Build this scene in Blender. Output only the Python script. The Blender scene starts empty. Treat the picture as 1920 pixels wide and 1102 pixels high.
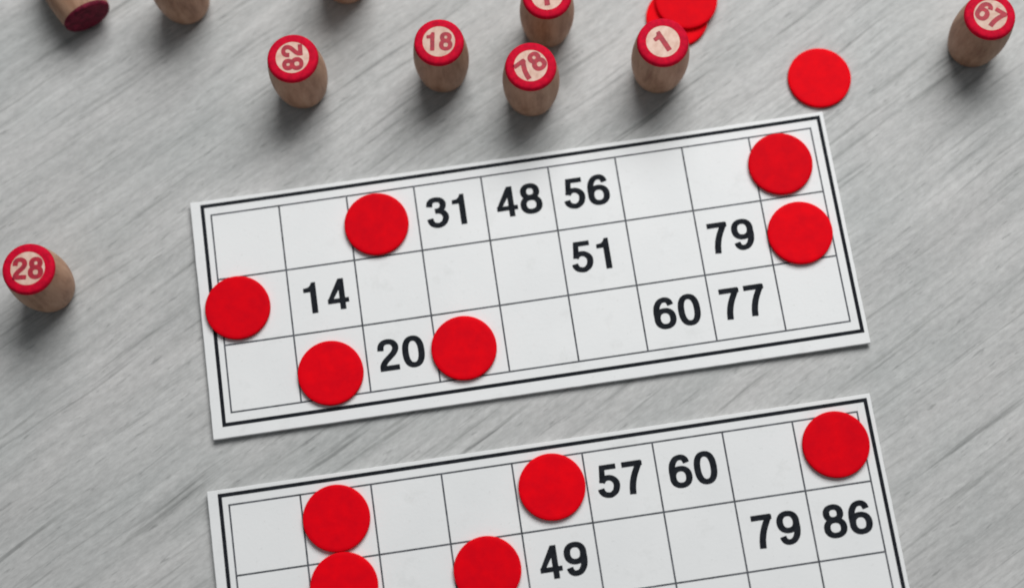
import bpy, bmesh, math, random
import numpy as np
from mathutils import Matrix, Vector, geometry

random.seed(7)
S = bpy.context.scene
COL = S.collection
MM = 0.001

# ------------------------------------------------------------------ camera
TILT, ROLL = 0.25857, -0.07412
ct, st, cr, sr = math.cos(TILT), math.sin(TILT), math.cos(ROLL), math.sin(ROLL)
fwd = Vector((0, st, -ct)); up0 = Vector((0, ct, st)); rt0 = Vector((1, 0, 0))
rt = rt0 * cr + up0 * sr
up = up0 * cr - rt0 * sr
cam_data = bpy.data.cameras.new('camera')
cam = bpy.data.objects.new('camera', cam_data)
COL.objects.link(cam)
M = Matrix((rt, up, -fwd)).transposed().to_4x4()
M.translation = Vector((0, 0, 0.5656))
cam.matrix_world = M
cam_data.sensor_width = 36.0
cam_data.lens = 56.716
cam_data.clip_start = 0.02
cam_data.clip_end = 20.0
cam_data.dof.use_dof = True
cam_data.dof.focus_distance = 0.572
cam_data.dof.aperture_fstop = 4.0
S.camera = cam

# ------------------------------------------------------------------ world, lights, exposure
world = bpy.data.worlds.new('World')
S.world = world
world.use_nodes = True
bg = world.node_tree.nodes['Background']
bg.inputs['Color'].default_value = (0.92, 0.97, 1.0, 1)
bg.inputs['Strength'].default_value = 0.14


def area_light(name, loc, target, sx, sy, watts, color):
    d = bpy.data.lights.new(name, 'AREA')
    d.shape = 'RECTANGLE'; d.size = sx; d.size_y = sy
    d.energy = watts; d.color = color
    o = bpy.data.objects.new(name, d)
    COL.objects.link(o)
    o.location = loc
    o.rotation_euler = (Vector(target) - Vector(loc)).to_track_quat('-Z', 'Y').to_euler()
    return o


area_light('window_light', (0.32, 1.05, 1.12), (0.0, 0.16, 0.0), 1.05, 0.85, 25.2, (1.0, 0.99, 0.975))

S.view_settings.view_transform = 'Standard'
S.view_settings.look = 'None'
S.view_settings.exposure = 0.0
S.view_settings.gamma = 1.0
S.view_settings.use_curve_mapping = False
S.cycles.filter_width = 1.95          # the photograph is soft

# ------------------------------------------------------------------ materials
class NT:
    """Small wrapper for building a node material."""
    def __init__(self, name):
        self.m = bpy.data.materials.new(name)
        self.m.use_nodes = True
        self.t = self.m.node_tree
        self.b = self.t.nodes['Principled BSDF']

    def n(self, kind, **kw):
        nd = self.t.nodes.new(kind)
        for k, v in kw.items():
            setattr(nd, k, v)
        return nd

    def l(self, a, b):
        self.t.links.new(a, b)

    def coords(self, scale, rot=(0, 0, 0), loc=(0, 0, 0), offset=False):
        tc = self.n('ShaderNodeTexCoord')
        mp = self.n('ShaderNodeMapping')
        mp.inputs['Scale'].default_value = scale
        mp.inputs['Rotation'].default_value = rot
        mp.inputs['Location'].default_value = loc
        self.l(tc.outputs['Object'], mp.inputs['Vector'])
        out = mp.outputs['Vector']
        if offset:
            oi = self.n('ShaderNodeObjectInfo')
            mu = self.n('ShaderNodeVectorMath', operation='SCALE')
            mu.inputs[0].default_value = (37.0, 53.0, 71.0)
            self.l(oi.outputs['Random'], mu.inputs['Scale'])
            ad = self.n('ShaderNodeVectorMath', operation='ADD')
            self.l(out, ad.inputs[0]); self.l(mu.outputs[0], ad.inputs[1])
            out = ad.outputs[0]
        return out

    def noise(self, vec, scale, detail=4.0, rough=0.6):
        nd = self.n('ShaderNodeTexNoise')
        nd.inputs['Scale'].default_value = scale
        nd.inputs['Detail'].default_value = detail
        nd.inputs['Roughness'].default_value = rough
        self.l(vec, nd.inputs['Vector'])
        return nd.outputs['Fac']

    def ramp(self, fac, stops):
        r = self.n('ShaderNodeValToRGB')
        els = r.color_ramp.elements
        els[0].position, els[0].color = stops[0][0], (*stops[0][1], 1)
        els[1].position, els[1].color = stops[-1][0], (*stops[-1][1], 1)
        for p, c in stops[1:-1]:
            e = els.new(p); e.color = (*c, 1)
        self.l(fac, r.inputs['Fac'])
        return r.outputs['Color']

    def mix(self, mode, fac, a, b):
        nd = self.n('ShaderNodeMix', data_type='RGBA', blend_type=mode)
        if isinstance(fac, float): nd.inputs[0].default_value = fac
        else: self.l(fac, nd.inputs[0])
        for sock, v in ((nd.inputs[6], a), (nd.inputs[7], b)):
            if isinstance(v, tuple): sock.default_value = (*v, 1)
            else: self.l(v, sock)
        return nd.outputs[2]

    def bump(self, height, strength, dist):
        nd = self.n('ShaderNodeBump')
        nd.inputs['Strength'].default_value = strength
        nd.inputs['Distance'].default_value = dist
        self.l(height, nd.inputs['Height'])
        self.l(nd.outputs['Normal'], self.b.inputs['Normal'])


def g(v, tint=(1, 1, 1)):
    return tuple(v * t for t in tint)


# grey washed, brushed wood of the table
GRAIN = math.radians(32.5)
T = NT('grey_wood')
rz = (0, 0, -GRAIN)
tc = T.n('ShaderNodeTexCoord')
rotm = T.n('ShaderNodeMapping'); rotm.inputs['Rotation'].default_value = rz
T.l(tc.outputs['Object'], rotm.inputs['Vector'])
# slow warp so that the grain is not ruler straight
wn = T.n('ShaderNodeTexNoise'); wn.inputs['Scale'].default_value = 9.0; wn.inputs['Detail'].default_value = 2.0
T.l(rotm.outputs['Vector'], wn.inputs['Vector'])
wsub = T.n('ShaderNodeVectorMath', operation='SUBTRACT'); wsub.inputs[1].default_value = (0.5, 0.5, 0.5)
T.l(wn.outputs['Color'], wsub.inputs[0])
wsc = T.n('ShaderNodeVectorMath', operation='MULTIPLY'); wsc.inputs[1].default_value = (0.0, 0.009, 0.0)
T.l(wsub.outputs[0], wsc.inputs[0])
wad = T.n('ShaderNodeVectorMath', operation='ADD')
T.l(rotm.outputs['Vector'], wad.inputs[0]); T.l(wsc.outputs[0], wad.inputs[1])


def grain(sx, sy, loc=0.0):
    mp = T.n('ShaderNodeMapping'); mp.inputs['Scale'].default_value = (sx, sy, 1.0)
    mp.inputs['Location'].default_value = (loc, loc * 1.7, 0)
    T.l(wad.outputs[0], mp.inputs['Vector'])
    return mp.outputs['Vector']


broad = T.noise(grain(5, 40, 3.1), 1.0, 4, 0.6)
blotch = T.noise(grain(14, 30, 11.0), 1.0, 3, 0.55)
streak = T.noise(grain(20, 230, 1.3), 1.0, 4, 0.6)
lines = T.noise(grain(13, 330, 5.2), 1.0, 3, 0.5)
lines_b = T.noise(grain(19, 520, 23.0), 1.0, 3, 0.55)
where = T.noise(grain(9, 60, 31.0), 1.0, 2, 0.5)
pores = T.noise(grain(110, 620, 8.7), 1.0, 3, 0.6)
speck = T.noise(grain(260, 640, 17.0), 1.0, 4, 0.7)
cb = T.ramp(broad, [(0.30, (0.415, 0.420, 0.418)), (0.5, (0.472, 0.476, 0.473)), (0.72, (0.525, 0.527, 0.524))])
cs = T.ramp(streak, [(0.30, (0.87, 0.875, 0.875)), (0.50, (0.99, 0.99, 0.99)), (0.70, (1.09, 1.09, 1.09))])
cn = T.ramp(lines, [(0.30, (0.60, 0.605, 0.605)), (0.35, (0.80, 0.805, 0.80)), (0.41, (1, 1, 1))])
cm = T.ramp(lines_b, [(0.31, (0.70, 0.705, 0.705)), (0.41, (1, 1, 1))])
cw = T.ramp(where, [(0.40, (0.25, 0.25, 0.25)), (0.58, (1, 1, 1))])
cp = T.ramp(pores, [(0.29, (0.66, 0.665, 0.665)), (0.38, (1, 1, 1)), (0.64, (1, 1, 1)), (0.74, (1.14, 1.14, 1.14))])
ck = T.ramp(speck, [(0.30, (0.86, 0.86, 0.86)), (0.70, (1.13, 1.13, 1.13))])
cl = T.ramp(blotch, [(0.30, (0.91, 0.93, 0.93)), (0.70, (1.08, 1.07, 1.07))])
c = T.mix('MULTIPLY', 1.0, cb, cs)
c = T.mix('MULTIPLY', cw, c, cn)
c = T.mix('MULTIPLY', 0.8, c, cm)
c = T.mix('MULTIPLY', 0.9, c, cp)
c = T.mix('MULTIPLY', 1.0, c, ck)
c = T.mix('MULTIPLY', 1.0, c, cl)
T.l(c, T.b.inputs['Base Color'])
T.b.inputs['Roughness'].default_value = 0.62
T.b.inputs['Specular IOR Level'].default_value = 0.3
T.bump(lines, 0.25, 0.0005)
M_TABLE = T.m

# card: white coated board
T = NT('white_cardboard')
v = T.coords((1, 1, 1))
c = T.ramp(T.noise(v, 28, 4, 0.6), [(0.3, (0.765, 0.782, 0.792)), (0.7, (0.808, 0.822, 0.830))])
c = T.mix('MULTIPLY', 1.0, c, T.ramp(T.noise(v, 75, 5, 0.7), [(0.28, (0.93, 0.93, 0.925)), (0.42, (1, 1, 1))]))
c = T.mix('MULTIPLY', 1.0, c, T.ramp(T.noise(v, 700, 3, 0.7), [(0.27, (0.90, 0.90, 0.89)), (0.36, (1, 1, 1))]))
T.l(c, T.b.inputs['Base Color'])
T.b.inputs['Roughness'].default_value = 0.5
T.b.inputs['Specular IOR Level'].default_value = 0.35
T.bump(T.noise(v, 900, 3, 0.6), 0.12, 0.0003)
M_CARD = T.m

# black printing ink, slightly uneven
T = NT('black_ink')
v = T.coords((1, 1, 1))
c = T.ramp(T.noise(v, 420, 4, 0.65), [(0.30, (0.007, 0.009, 0.012)), (0.72, (0.022, 0.025, 0.031))])
T.l(c, T.b.inputs['Base Color'])
T.b.inputs['Roughness'].default_value = 0.85
T.b.inputs['Specular IOR Level'].default_value = 0.08
M_INK = T.m

# thin grid ink: greyer
T = NT('grey_ink')
v = T.coords((1, 1, 1))
c = T.ramp(T.noise(v, 300, 4, 0.7), [(0.35, (0.012, 0.016, 0.024)), (0.70, (0.12, 0.13, 0.15))])
T.l(c, T.b.inputs['Base Color'])
T.b.inputs['Roughness'].default_value = 0.6
M_GRID = T.m

# red plastic of the chips
T = NT('red_plastic')
v = T.coords((1, 1, 1), offset=True)
c = T.ramp(T.noise(v, 190, 4, 0.6), [(0.32, (0.69, 0.0012, 0.009)), (0.70, (0.84, 0.0012, 0.008))])
T.l(c, T.b.inputs['Base Color'])
T.b.inputs['Roughness'].default_value = 0.55
T.b.inputs['Specular IOR Level'].default_value = 0.03
T.bump(T.noise(v, 320, 4, 0.6), 0.25, 0.0003)
oi = T.n('ShaderNodeObjectInfo')
c = T.mix('MULTIPLY', 1.0, c, T.ramp(oi.outputs['Random'], [(0.0, (0.90, 1, 1)), (1.0, (1.03, 1, 1))]))
c = T.mix('MULTIPLY', 1.0, c, T.ramp(T.noise(v, 650, 4, 0.7), [(0.26, (0.84, 1, 1)), (0.36, (1, 1, 1))]))
T.l(c, T.b.inputs['Base Color'])
M_RED = T.m

# red paint on the keg ends
T = NT('red_paint')
v = T.coords((1, 1, 1), offset=True)
c = T.ramp(T.noise(v, 500, 4, 0.65), [(0.30, (0.42, 0.002, 0.022)), (0.68, (0.68, 0.003, 0.030))])
T.l(c, T.b.inputs['Base Color'])
T.b.inputs['Roughness'].default_value = 0.7
T.b.inputs['Specular IOR Level'].default_value = 0.08
M_PAINT = T.m

# red paint of the lying keg's end, its shade mixed into the colour
T = NT('shaded_red_paint')
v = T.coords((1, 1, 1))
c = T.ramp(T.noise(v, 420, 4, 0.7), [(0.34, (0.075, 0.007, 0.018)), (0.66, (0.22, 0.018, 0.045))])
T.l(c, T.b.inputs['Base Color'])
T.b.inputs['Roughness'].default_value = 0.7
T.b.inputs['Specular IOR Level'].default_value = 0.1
M_PAINT_SHADED = T.m

# dark red stamped digits on the kegs
T = NT('stamped_red_ink')
v = T.coords((1, 1, 1), offset=True)
c = T.ramp(T.noise(v, 700, 3, 0.65), [(0.30, (0.24, 0.003, 0.020)), (0.72, (0.52, 0.004, 0.028))])
T.l(c, T.b.inputs['Base Color'])
T.b.inputs['Roughness'].default_value = 0.6
M_STAMP = T.m


def wood(name, dark, mid, light, along):
    T = NT(name)
    v = T.coords(along, offset=True)
    a = T.noise(v, 1.0, 5, 0.62)
    c = T.ramp(a, [(0.28, dark), (0.5, mid), (0.75, light)])
    T.l(c, T.b.inputs['Base Color'])
    oi = T.n('ShaderNodeObjectInfo')
    c = T.mix('MULTIPLY', 1.0, c, T.ramp(oi.outputs['Random'], [(0.0, (0.82, 0.80, 0.78)), (0.5, (1.0, 0.97, 0.93)), (1.0, (1.12, 1.12, 1.12))]))
    T.l(c, T.b.inputs['Base Color'])
    T.b.inputs['Roughness'].default_value = 0.58
    T.b.inputs['Specular IOR Level'].default_value = 0.3
    T.bump(a, 0.3, 0.0003)
    return T.m


M_WOOD = wood('turned_wood', (0.26, 0.135, 0.085), (0.42, 0.25, 0.168), (0.53, 0.345, 0.245), (260, 260, 60))
M_ENDWOOD = wood('pale_end_grain', (0.58, 0.36, 0.29), (0.70, 0.49, 0.41), (0.78, 0.60, 0.52), (300, 500, 300))


# ------------------------------------------------------------------ mesh helpers
def link(name, bm, mat, parent=None, smooth=False):
    me = bpy.data.meshes.new(name)
    bm.to_mesh(me); bm.free()
    if smooth:
        for p in me.polygons: p.use_smooth = True
    if mat: me.materials.append(mat)
    o = bpy.data.objects.new(name, me)
    COL.objects.link(o)
    if parent: o.parent = parent
    return o


def tag(o, label, cat, group=None):
    o['label'] = label; o['category'] = cat
    if group: o['group'] = group
    return o


def empty(name, loc, rotz=0.0):
    o = bpy.data.objects.new(name, None)
    o.empty_display_size = 0.01
    COL.objects.link(o)
    o.location = loc; o.rotation_euler = (0, 0, rotz)
    return o


def rect(bm, x0, y0, x1, y1, z):
    n = max(1, int(round(max(x1 - x0, y1 - y0) / .003)))     # cut along the long side so that it can follow a bow
    prev = None
    for k in range(n + 1):
        t = k / n
        if x1 - x0 >= y1 - y0:
            cur = (bm.verts.new((x0 + (x1 - x0) * t, y0, z)), bm.verts.new((x0 + (x1 - x0) * t, y1, z)))
            if prev: bm.faces.new((prev[0], cur[0], cur[1], prev[1]))
        else:
            cur = (bm.verts.new((x0, y0 + (y1 - y0) * t, z)), bm.verts.new((x1, y0 + (y1 - y0) * t, z)))
            if prev: bm.faces.new((prev[0], prev[1], cur[1], cur[0]))
        prev = cur


def lathe(profile, seg=72):
    """profile: list of (r, z) from bottom to top, r == 0 closes the end."""
    bm = bmesh.new()
    rings = []
    for r, z in profile:
        if r <= 1e-9:
            rings.append([bm.verts.new((0, 0, z))])
        else:
            rings.append([bm.verts.new((r * math.cos(2 * math.pi * k / seg), r * math.sin(2 * math.pi * k / seg), z)) for k in range(seg)])
    for a, b in zip(rings, rings[1:]):
        for k in range(seg):
            q = (k + 1) % seg
            if len(a) == 1: bm.faces.new((a[0], b[q], b[k]))
            elif len(b) == 1: bm.faces.new((a[k], a[q], b[0]))
            else: bm.faces.new((a[k], a[q], b[q], b[k]))
    bmesh.ops.recalc_face_normals(bm, faces=bm.faces)
    return bm


# ------------------------------------------------------------------ digits: bold grotesque shapes
HX, HY = 0.100, 0.083        # half stroke widths, cap height = 1


def spline(pts, n=10):
    P = np.array(pts, float)
    P = np.vstack([2 * P[0] - P[1], P, 2 * P[-1] - P[-2]])
    out = []
    for i in range(1, len(P) - 2):
        a, b, c_, d = P[i - 1], P[i], P[i + 1], P[i + 2]
        for t in np.linspace(0, 1, n, endpoint=False):
            out.append(0.5 * (2 * b + (c_ - a) * t + (2 * a - 5 * b + 4 * c_ - d) * t * t + (3 * b - a - 3 * c_ + d) * t ** 3))
    out.append(P[-2])
    return np.array(out)


def oval(cx, cy, a, b, e=2.25, n=60):
    t = np.linspace(0, 2 * math.pi, n)
    c_, s_ = np.cos(t), np.sin(t)
    return np.stack([cx + a * np.sign(c_) * np.abs(c_) ** (2 / e), cy + b * np.sign(s_) * np.abs(s_) ** (2 / e)], 1)


SIX = spline([(.572, .745), (.535, .85), (.465, .912), (.365, .925), (.245, .88), (.145, .74), (.108, .55), (.112, .36)])
SIX_BOWL = oval(.352, .33, .244, .253)
FLIP = lambda P: np.stack([.70 - P[:, 0], 1 - P[:, 1]], 1)
GLYPHS = {   # strokes (centre lines), polygons
    '0': ([oval(.35, .5, .247, .423, 2.4)], []),
    '1': ([], [[(.28, 0), (.47, 0), (.47, 1), (.335, 1), (.30, .91), (.23, .85), (.07, .825), (.07, .695), (.28, .695)]]),
    '2': ([spline([(.118, .655), (.135, .79), (.21, .89), (.35, .925), (.49, .89), (.575, .78), (.575, .665), (.51, .55), (.39, .44), (.25, .32), (.165, .20), (.145, .09)])],
          [[(.048, 0), (.655, 0), (.655, .165), (.048, .165)]]),
    '3': ([spline([(.115, .71), (.15, .85), (.24, .915), (.35, .925), (.475, .895), (.548, .80), (.545, .69), (.48, .59), (.38, .553), (.28, .55)]),
           spline([(.30, .552), (.41, .54), (.52, .49), (.592, .385), (.592, .27), (.52, .145), (.41, .083), (.32, .075), (.20, .11), (.125, .20), (.098, .315)])], []),
    '4': ([], [[(.395, 0), (.575, 0), (.575, 1), (.395, 1)], [(.022, .215), (.69, .215), (.69, .365), (.022, .365)],
               [(.022, .365), (.022, .33), (.40, 1), (.50, 1), (.50, .80), (.18, .31), (.18, .365)]]),
    '5': ([spline([(.15, .475), (.22, .565), (.345, .60), (.475, .565), (.575, .455), (.588, .32), (.53, .17), (.40, .08), (.31, .076), (.20, .11), (.125, .19), (.10, .285)])],
          [[(.135, .845), (.635, .845), (.635, 1), (.135, 1)], [(.135, 1), (.30, 1), (.265, .56), (.235, .46), (.075, .47)]]),
    '6': ([SIX, SIX_BOWL], []),
    '7': ([spline([(.575, .93), (.50, .79), (.40, .60), (.325, .40), (.28, .20), (.262, 0)])], [[(.04, .835), (.665, .835), (.665, .97), (.62, 1), (.04, 1)]]),
    '8': ([oval(.35, .735, .208, .19), oval(.35, .302, .25, .226)], []),
    '9': ([FLIP(SIX), FLIP(SIX_BOWL)], []),
}
ADV = 0.775
GRIDN = 110
_xs = np.linspace(-.06, .80, GRIDN); _ys = np.linspace(-.08, 1.08, int(GRIDN * 1.35))
_GX, _GY = np.meshgrid(_xs, _ys)


def stroke_field(P):
    k = HX / HY
    X, Y = _GX, _GY * k
    Q = P * np.array([1, k])
    best = np.full(X.shape, 9.0); tbest = np.zeros(X.shape); n = len(Q) - 1
    for i in range(n):
        a, b = Q[i], Q[i + 1]; d = b - a; L2 = d @ d + 1e-12
        t = ((X - a[0]) * d[0] + (Y - a[1]) * d[1]) / L2
        tc_ = np.clip(t, 0, 1)
        D = np.hypot(X - a[0] - tc_ * d[0], Y - a[1] - tc_ * d[1])
        m = D < best
        best = np.where(m, D, best)
        tbest = np.where(m, i + t, tbest)
    f = HX - best
    if np.linalg.norm(Q[0] - Q[-1]) > 1e-3:      # open stroke: butt ends
        for end, nxt in ((Q[0], Q[1]), (Q[-1], Q[-2])):
            d = (nxt - end) / np.linalg.norm(nxt - end)
            along = (X - end[0]) * d[0] + (Y - end[1]) * d[1]
            near = np.hypot(X - end[0], Y - end[1]) < HX * 1.6
            f = np.where(near & (along < 0), np.minimum(f, along), f)
    return f


def poly_field(pts):
    P = np.array(pts); inside = np.zeros(_GX.shape, bool); dist = np.full(_GX.shape, 9.0)
    for a, b in zip(P, np.roll(P, -1, 0)):
        d = b - a
        t = np.clip(((_GX - a[0]) * d[0] + (_GY - a[1]) * d[1]) / (d @ d), 0, 1)
        dist = np.minimum(dist, np.hypot(_GX - a[0] - t * d[0], _GY - a[1] - t * d[1]))
        cross = ((a[1] > _GY) != (b[1] > _GY)) & (_GX < (b[0] - a[0]) * (_GY - a[1]) / (b[1] - a[1] + 1e-12) + a[0])
        inside ^= cross
    return np.where(inside, dist, -dist)


def contours(F):
    """marching squares on F > 0, returns closed loops"""
    H, W = F.shape; seg = {}
    def ex(i, j):   # crossing on the edge between (i,j) and (i,j+1)
        t = F[i, j] / (F[i, j] - F[i, j + 1]); return (_xs[j] + t * (_xs[j + 1] - _xs[j]), _ys[i])
    def ey(i, j):
        t = F[i, j] / (F[i, j] - F[i + 1, j]); return (_xs[j], _ys[i] + t * (_ys[i + 1] - _ys[i]))
    T4 = {1: [('l', 'b')], 2: [('b', 'r')], 3: [('l', 'r')], 4: [('r', 't')], 5: [('l', 't'), ('r', 'b')], 6: [('b', 't')], 7: [('l', 't')],
          8: [('t', 'l')], 9: [('t', 'b')], 10: [('b', 'l'), ('t', 'r')], 11: [('t', 'r')], 12: [('r', 'l')], 13: [('r', 'b')], 14: [('b', 'l')]}
    pos = {}
    for i in range(H - 1):
        for j in range(W - 1):
            c_ = (F[i, j] > 0) + 2 * (F[i, j + 1] > 0) + 4 * (F[i + 1, j + 1] > 0) + 8 * (F[i + 1, j] > 0)
            for a, b in T4.get(int(c_), ()):
                ks = []
                for e in (a, b):
                    if e == 'b': k, p = ('x', i, j), ex
                    elif e == 't': k, p = ('x', i + 1, j), ex
                    elif e == 'l': k, p = ('y', i, j), ey
                    else: k, p = ('y', i, j + 1), ey
                    pos[k] = p(k[1], k[2]); ks.append(k)
                seg.setdefault(ks[0], []).append(ks[1]); seg.setdefault(ks[1], []).append(ks[0])
    loops, seen = [], set()
    for k0 in list(seg):
        if k0 in seen: continue
        loop, k, prev = [], k0, None
        while k not in seen:
            seen.add(k); loop.append(pos[k])
            nx = [q for q in seg[k] if q not in seen]
            if not nx: break
            k = nx[0]
        if len(loop) > 8: loops.append(loop)
    return loops


def simplify(loop, eps):
    P = np.array(loop)
    keep = np.zeros(len(P), bool)
    far = int(np.argmax(np.hypot(*(P - P[0]).T)))
    def rec(i, j):
        keep[i] = keep[j % len(P)] = True
        if j - i < 2: return
        a, b = P[i], P[j % len(P)]; d = b - a; L = np.hypot(*d) + 1e-12
        mid = P[i + 1:j]
        D = np.abs((mid[:, 0] - a[0]) * d[1] - (mid[:, 1] - a[1]) * d[0]) / L
        k = int(np.argmax(D))
        if D[k] > eps:
            rec(i, i + 1 + k); rec(i + 1 + k, j)
    rec(0, far); rec(far, len(P))
    return [tuple(p) for p in P[keep]]


_cache = {}


def glyph(ch, extra=0.0):
    if (ch, extra) not in _cache:
        st_, po = GLYPHS[ch]
        F = np.full(_GX.shape, -9.0)
        for p in st_: F = np.maximum(F, stroke_field(p))
        for p in po: F = np.maximum(F, poly_field(p))
        F = F + extra
        F = np.where(F == 0, 1e-9, F)
        loops = [[Vector((x, y, 0)) for x, y in simplify(l, 0.0022)] for l in contours(F)]
        tris = geometry.tessellate_polygon(loops)
        _cache[ch, extra] = ([v for l in loops for v in l], tris)
    return _cache[ch, extra]


def add_number(bm, text, cx, cy, h, z, rot=0.0, sx=1.0, gap=1.0, extra=0.0):
    """flat digits of cap height h centred on (cx, cy)"""
    adv = ADV * gap
    w = adv * (len(text) - 1) + .70
    for i, ch in enumerate(text):
        vs, tris = glyph(ch, extra)
        bv = []
        for v in vs:
            x = (v.x + i * adv - w / 2) * h * sx; y = (v.y - .5) * h
            bv.append(bm.verts.new((cx + x * math.cos(rot) - y * math.sin(rot), cy + x * math.sin(rot) + y * math.cos(rot), z)))
        for t in tris:
            try:
                f = bm.faces.new([bv[k] for k in t])
                f.normal_update()
                if f.normal.z < 0: f.normal_flip()
            except ValueError:
                pass


# ------------------------------------------------------------------ setting: the table
bm = bmesh.new()
bmesh.ops.create_cube(bm, size=1.0)
bmesh.ops.scale(bm, vec=(1.5, 1.1, 0.028), verts=bm.verts)
bmesh.ops.bevel(bm, geom=bm.edges[:], offset=0.002, segments=2, affect='EDGES')
table = link('table_top', bm, M_TABLE)
table.location = (0.0, 0.14, -0.014)
table['kind'] = 'structure'

# ------------------------------------------------------------------ cards
CELL, CELLH = 25.0 * MM, 24.708 * MM
CARD_T = 1.5 * MM
INK = 0.06 * MM
X0, X1, Y0, Y1 = -.292, 9.155, -.235, 3.362       # card outline in cells
FX0, FX1, FY0, FY1 = -.118, 9.072, -.150, 3.168   # heavy frame, centre line


def bow(x, y):
    """height of the gently bowed card above the table at a point of the card"""
    u = (x / CELL - X0) / (X1 - X0) * 2 - 1
    v = (-y / CELLH - Y0) / (Y1 - Y0) * 2 - 1
    return (.75 * abs(u) ** 3.5 + .30 * abs(v) ** 3 + .12 * (1 + math.sin(2.1 * u + 1.3 * v)) * .5) * MM


def bend(bm):
    for v in bm.verts: v.co.z += bow(v.co.x, v.co.y)
    return bm


def make_card(label, loc, rotz, numbers):
    root = tag(empty('lotto_card', loc, rotz), label, 'lotto card', 'printed lotto cards')
    # board: a fine grid so that it can bow, with slightly rough cut edges
    nx, ny = 72, 28
    bm = bmesh.new()
    lay = []
    for z, inset in ((0.0, 0.0), (CARD_T - .16 * MM, 0.0), (CARD_T, .16 * MM)):
        rows = []
        for b in range(ny + 1):
            row = []
            for a in range(nx + 1):
                x = (X0 + (X1 - X0) * a / nx) * CELL
                y = -(Y0 + (Y1 - Y0) * b / ny) * CELLH
                if a in (0, nx): x += inset * (1 if a == 0 else -1)
                if b in (0, ny): y += inset * (-1 if b == 0 else 1)
                row.append((x, y, z))
            rows.append(row)
        lay.append(rows)
    jit = [[(random.gauss(0, .03) * MM, random.gauss(0, .03) * MM) for a in range(nx + 1)] for b in range(ny + 1)]
    V = [[[bm.verts.new((p[0] + jit[b][a][0] * (a in (0, nx)), p[1] + jit[b][a][1] * (b in (0, ny)), p[2])) if k != 1 or a in (0, nx) or b in (0, ny) else None
           for a, p in enumerate(row)] for b, row in enumerate(rows)] for k, rows in enumerate(lay)]
    for b in range(ny):
        for a in range(nx):
            bm.faces.new((V[2][b][a], V[2][b + 1][a], V[2][b + 1][a + 1], V[2][b][a + 1]))
            bm.faces.new((V[0][b][a], V[0][b][a + 1], V[0][b + 1][a + 1], V[0][b + 1][a]))
    edge = [(0, a) for a in range(nx)] + [(b, nx) for b in range(ny)] + [(ny, a) for a in range(nx, 0, -1)] + [(b, 0) for b in range(ny, 0, -1)]
    for q in range(len(edge)):
        (b0, a0), (b1, a1) = edge[q], edge[(q + 1) % len(edge)]
        for k in (0, 1):
            bm.faces.new((V[k][b0][a0], V[k][b1][a1], V[k + 1][b1][a1], V[k + 1][b0][a0]))
    bmesh.ops.recalc_face_normals(bm, faces=bm.faces)
    for v in bm.verts: v.co.z += bow(v.co.x, v.co.y)
    link('board', bm, M_CARD, root)

    z = CARD_T + INK
    bm = bmesh.new()                               # heavy frame
    h = .68 * MM
    x0, x1, y0, y1 = FX0 * CELL, FX1 * CELL, -FY1 * CELLH, -FY0 * CELLH
    rect(bm, x0 - h, y1 - h, x1 + h, y1 + h, z); rect(bm, x0 - h, y0 - h, x1 + h, y0 + h, z)
    rect(bm, x0 - h, y0 + h, x0 + h, y1 - h, z); rect(bm, x1 - h, y0 + h, x1 + h, y1 - h, z)
    link('printed_frame', bend(bm), M_INK, root)

    bm = bmesh.new()                               # thin grid
    h = .30 * MM
    for j in range(4):
        y = -j * CELLH
        rect(bm, -h, y - h, 9 * CELL * .992 + h, y + h, z)
    for i in range(10):
        x = i * CELL if i < 9 else 9 * CELL * .992
        for j in range(3):
            rect(bm, x - h, -(j + 1) * CELLH + h, x + h, -j * CELLH - h, z)
    link('printed_grid', bend(bm), M_GRID, root)

    for text, cx, cy in numbers:
        bm = bmesh.new()
        add_number(bm, text, 0, 0, 11.6 * MM, 0, 0, 1.0)
        bx, by = cx * CELL, -cy * CELLH
        for v in bm.verts: v.co.z += bow(v.co.x + bx, v.co.y + by)
        o = link('printed_number', bm, M_INK, root)
        o.location = (bx, by, z + .03 * MM)
    return root


CARD_AT = ((-108.04 * MM, 187.19 * MM, .07362), (-104.27 * MM, 80.40 * MM, .07374))
make_card('whole white lotto card with 31, 48 and 56 in its top row',
          (-108.04 * MM, 187.19 * MM, 0), .07362,
          [('31', 3.474, .455), ('48', 4.499, .448), ('56', 5.50, .465), ('14', 1.518, 1.477), ('51', 5.464, 1.45),
           ('79', 7.474, 1.469), ('20', 2.497, 2.493), ('60', 6.507, 2.477), ('77', 7.471, 2.479)])
make_card('white lotto card cut off by the bottom photo edge, 57 in its top row',
          (-104.27 * MM, 80.40 * MM, 0), .07374,
          [('57', 5.484, .45), ('60', 6.503, .466), ('49', 4.511, 1.46), ('79', 7.499, 1.472), ('86', 8.497, 1.479)])

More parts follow.
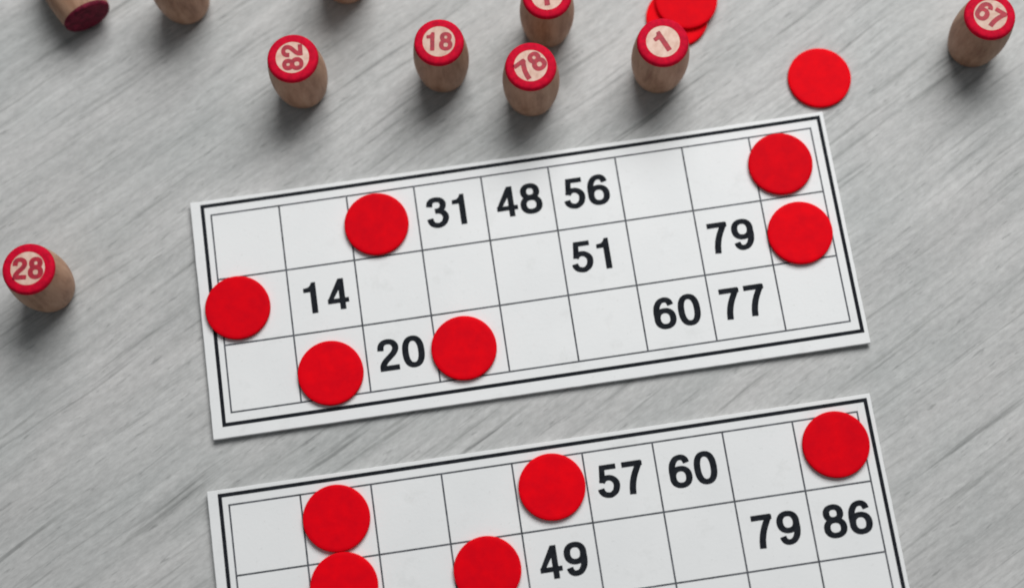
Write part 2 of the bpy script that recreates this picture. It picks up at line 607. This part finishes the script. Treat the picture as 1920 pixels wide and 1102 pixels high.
# ------------------------------------------------------------------ chips
CHIP_R, CHIP_T = 11.75 * MM, 1.7 * MM
prof = [(0, 0), (CHIP_R - .25 * MM, 0), (CHIP_R - .07 * MM, .08 * MM), (CHIP_R, .25 * MM), (CHIP_R, CHIP_T - .34 * MM),
        (CHIP_R - .10 * MM, CHIP_T - .12 * MM), (CHIP_R - .34 * MM, CHIP_T), (CHIP_R - 1.5 * MM, CHIP_T + .01 * MM), (0, CHIP_T)]
chip = link('red_chip', lathe(prof, 96), M_RED, smooth=True)
CHIPS = [
    (120.5, 223.7, 0, 'red round chip lying alone on the grey table above the corner of a card'),
    (-47.5, 178.97, 1, 'red chip on the top row of the whole card, just left of 31'),
    (101.81, 190.4, 1, 'red chip on the top right corner cell of the whole card'),
    (105.93, 163.6, 1, 'red chip on the whole card, right of its 79'),
    (-99.11, 151.25, 1, 'red chip over the left border of the whole card, left of 14'),
    (-66.64, 124.72, 1, 'red chip on the bottom row of the whole card, left of 20'),
    (-18.56, 130.26, 1, 'red chip on the bottom row of the whole card, touching the right of 20'),
    (-66.82, 72.95, 1, 'red chip in the top row of the cut-off card, touching the chip below it'),
    (-65.20, 49.40, 1, 'red chip cut by the bottom photo edge, touching the chip above it'),
    (8.96, 78.32, 1, 'red chip in the top row of the cut-off card, left of 57'),
    (-15.5, 51.26, 1, 'red chip on the cut-off card, just left of 49'),
    (109.34, 85.71, 1, 'red chip on the cut-off card in the corner cell above 86'),
    (70.0, 252.2, 0, 'lower red chip of the overlapping pair behind the keg marked 1'),
    (73.9, 258.3, 2, 'upper red chip of the overlapping pair behind the keg marked 1'),
]
for i, (x, y, lev, label) in enumerate(CHIPS):
    o = chip if i == 0 else chip.copy()
    if i: COL.objects.link(o)
    z = {0: .02 * MM, 1: CARD_T + INK + .12 * MM, 2: CHIP_T + .05 * MM}[lev]
    o.rotation_euler = (0, 0, random.uniform(0, 6.28))
    if lev == 1:                                    # lie on the bowed card
        ox, oy, th = CARD_AT[0] if y > 100 else CARD_AT[1]
        dx, dy = x * MM - ox, y * MM - oy
        lx, ly = dx * math.cos(th) + dy * math.sin(th), -dx * math.sin(th) + dy * math.cos(th)
        e = CHIP_R * .8
        gx = (bow(lx + e, ly) - bow(lx - e, ly)) / (2 * e); gy = (bow(lx, ly + e) - bow(lx, ly - e)) / (2 * e)
        nrm = Vector((-gx * math.cos(th) + gy * math.sin(th), -gx * math.sin(th) - gy * math.cos(th), 1)).normalized()
        z += max(bow(lx, ly), .5 * (bow(lx + e, ly) + bow(lx - e, ly)) - .03 * MM)
        o.rotation_euler = (Vector((0, 0, 1)).rotation_difference(nrm).to_matrix() @ Matrix.Rotation(random.uniform(0, 6.28), 3, 'Z')).to_euler()
    o.location = (x * MM, y * MM, z)
    tag(o, label, 'game chip', 'round red lotto chips')

# ------------------------------------------------------------------ kegs
KH = 29.0 * MM
R_END, R_MID = 9.05 * MM, 10.35 * MM
R_FOOT = 8.6 * MM
body_prof = [(0, 0), (R_FOOT - 2.0 * MM, 0), (R_FOOT - 1.25 * MM, .12 * MM), (R_FOOT - .62 * MM, .45 * MM), (R_FOOT - .2 * MM, 1.0 * MM)]
for k in range(1, 24):
    t = k / 24
    re = R_FOOT + (R_END - R_FOOT) * t
    body_prof.append((re + (R_MID - re) * math.sin(math.pi * t) ** .9, 1.2 * MM + t * (KH - 2.0 * MM)))
body_prof += [(R_END - .10 * MM, KH - .75 * MM), (R_END - .42 * MM, KH - .28 * MM), (R_END - 1.0 * MM, KH - .06 * MM), (R_END - 1.8 * MM, KH), (0, KH)]
R_IN = 5.95 * MM
lift = .05 * MM


def ring_profile(r_in):
    p = [(r_in, KH + lift), (R_END - 1.8 * MM, KH + lift), (R_END - 1.0 * MM + lift * .5, KH - .06 * MM + lift), (R_END - .42 * MM + lift, KH - .28 * MM + lift),
         (R_END - .10 * MM + lift * 1.3, KH - .75 * MM + lift * .3), (R_END + .07 * MM + lift * 1.3, KH - 1.5 * MM), (R_END + .02 * MM, KH - 1.62 * MM)]
    return p


def make_keg(label, loc, text, rot=0.0, h=7.0, dx=0.0, dy=0.0, stack=False, sx=1.0, full=False):
    root = tag(empty('lotto_keg', loc), label, 'lotto keg', 'wooden lotto kegs')
    body = link('wooden_body', lathe(body_prof), M_WOOD, root, True)
    body.data.materials.append(M_ENDWOOD)
    for p in body.data.polygons:                    # sanded end under the stamp is paler
        if p.center.z > KH - .02 * MM: p.material_index = 1
    body.rotation_euler = (0, 0, random.uniform(0, 6.28))
    q = random.uniform(.975, 1.02)
    root.scale = (q, q, random.uniform(.985, 1.015))   # turned by hand: no two quite alike
    bm = lathe(ring_profile(0.0 if full else R_IN))
    link('red_painted_end' if full else 'red_ring', bm, M_PAINT_SHADED if full else M_PAINT, root, True)
    if not full:
        me = root.children[-1].data
        ph = [random.uniform(0, 6.28) for _ in range(3)]
        for vx in me.vertices:
            rr = math.hypot(vx.co.x, vx.co.y)
            if rr < R_IN * 1.01:
                a = math.atan2(vx.co.y, vx.co.x)
                q = 1 + .022 * math.sin(2 * a + ph[0]) + .014 * math.sin(5 * a + ph[1]) + .010 * math.sin(9 * a + ph[2])
                vx.co.x *= q; vx.co.y *= q
    if text:
        bm = bmesh.new()
        add_number(bm, text, 0, 0, h * MM, 0, rot, sx, 1.0, .028)
        o = link('stamped_number', bm, M_STAMP, root)
        o.location = (dx * MM, dy * MM, KH + lift)
    return root


D = math.radians
make_keg('small wooden keg marked 18 on its red ringed end', (-19.5 * MM, 237.3 * MM, 0), '18', D(-4), 6.9, sx=.95)
make_keg('small wooden keg marked 78 in front of another keg', (12.7 * MM, 225.4 * MM, 0), '78', D(33), 7.3, sx=.98)
make_keg('small wooden keg behind 78, its red end cut by the top edge', (20.6 * MM, 252.2 * MM, 0), '7', D(8), 8.0)
make_keg('small wooden keg marked with a single 1, in front of a pair of red chips', (60.6 * MM, 230.9 * MM, 0), '1', D(27), 7.8)
make_keg('small wooden keg at the right edge, top right corner of the photo', (178.4 * MM, 231.8 * MM, 0), '67', D(-38), 7.3, sx=.95)
make_keg('small wooden keg marked 28, standing alone left of the whole card', (-167.1 * MM, 163.9 * MM, 0), '28', D(-2), 7.5, sx=.95)
make_keg('small wooden keg with two digits reading upwards, left of the keg marked 18', (-72.3 * MM, 235.3 * MM, 0), '82', D(92), 7.2, sx=.92)
make_keg('bare wooden keg side at the top edge, its painted end out of view', (-115.5 * MM, 272.8 * MM, 0), '')
make_keg('keg foot barely peeking in at the top edge, up and left of keg 18', (-54.0 * MM, 276.4 * MM, 0), '')
k = make_keg('wooden keg lying on its side at the top left, shade-darkened red end facing out', (0, 0, 0), '', full=True)
ax = Vector((.46, -.888, -.06)).normalized()         # axis of the lying keg, towards its painted end
face = Vector((-.1508, .2658, R_MID - .5 * MM))
k.rotation_mode = 'QUATERNION'
k.rotation_quaternion = ax.to_track_quat('Z', 'X')
k.location = face - ax * KH
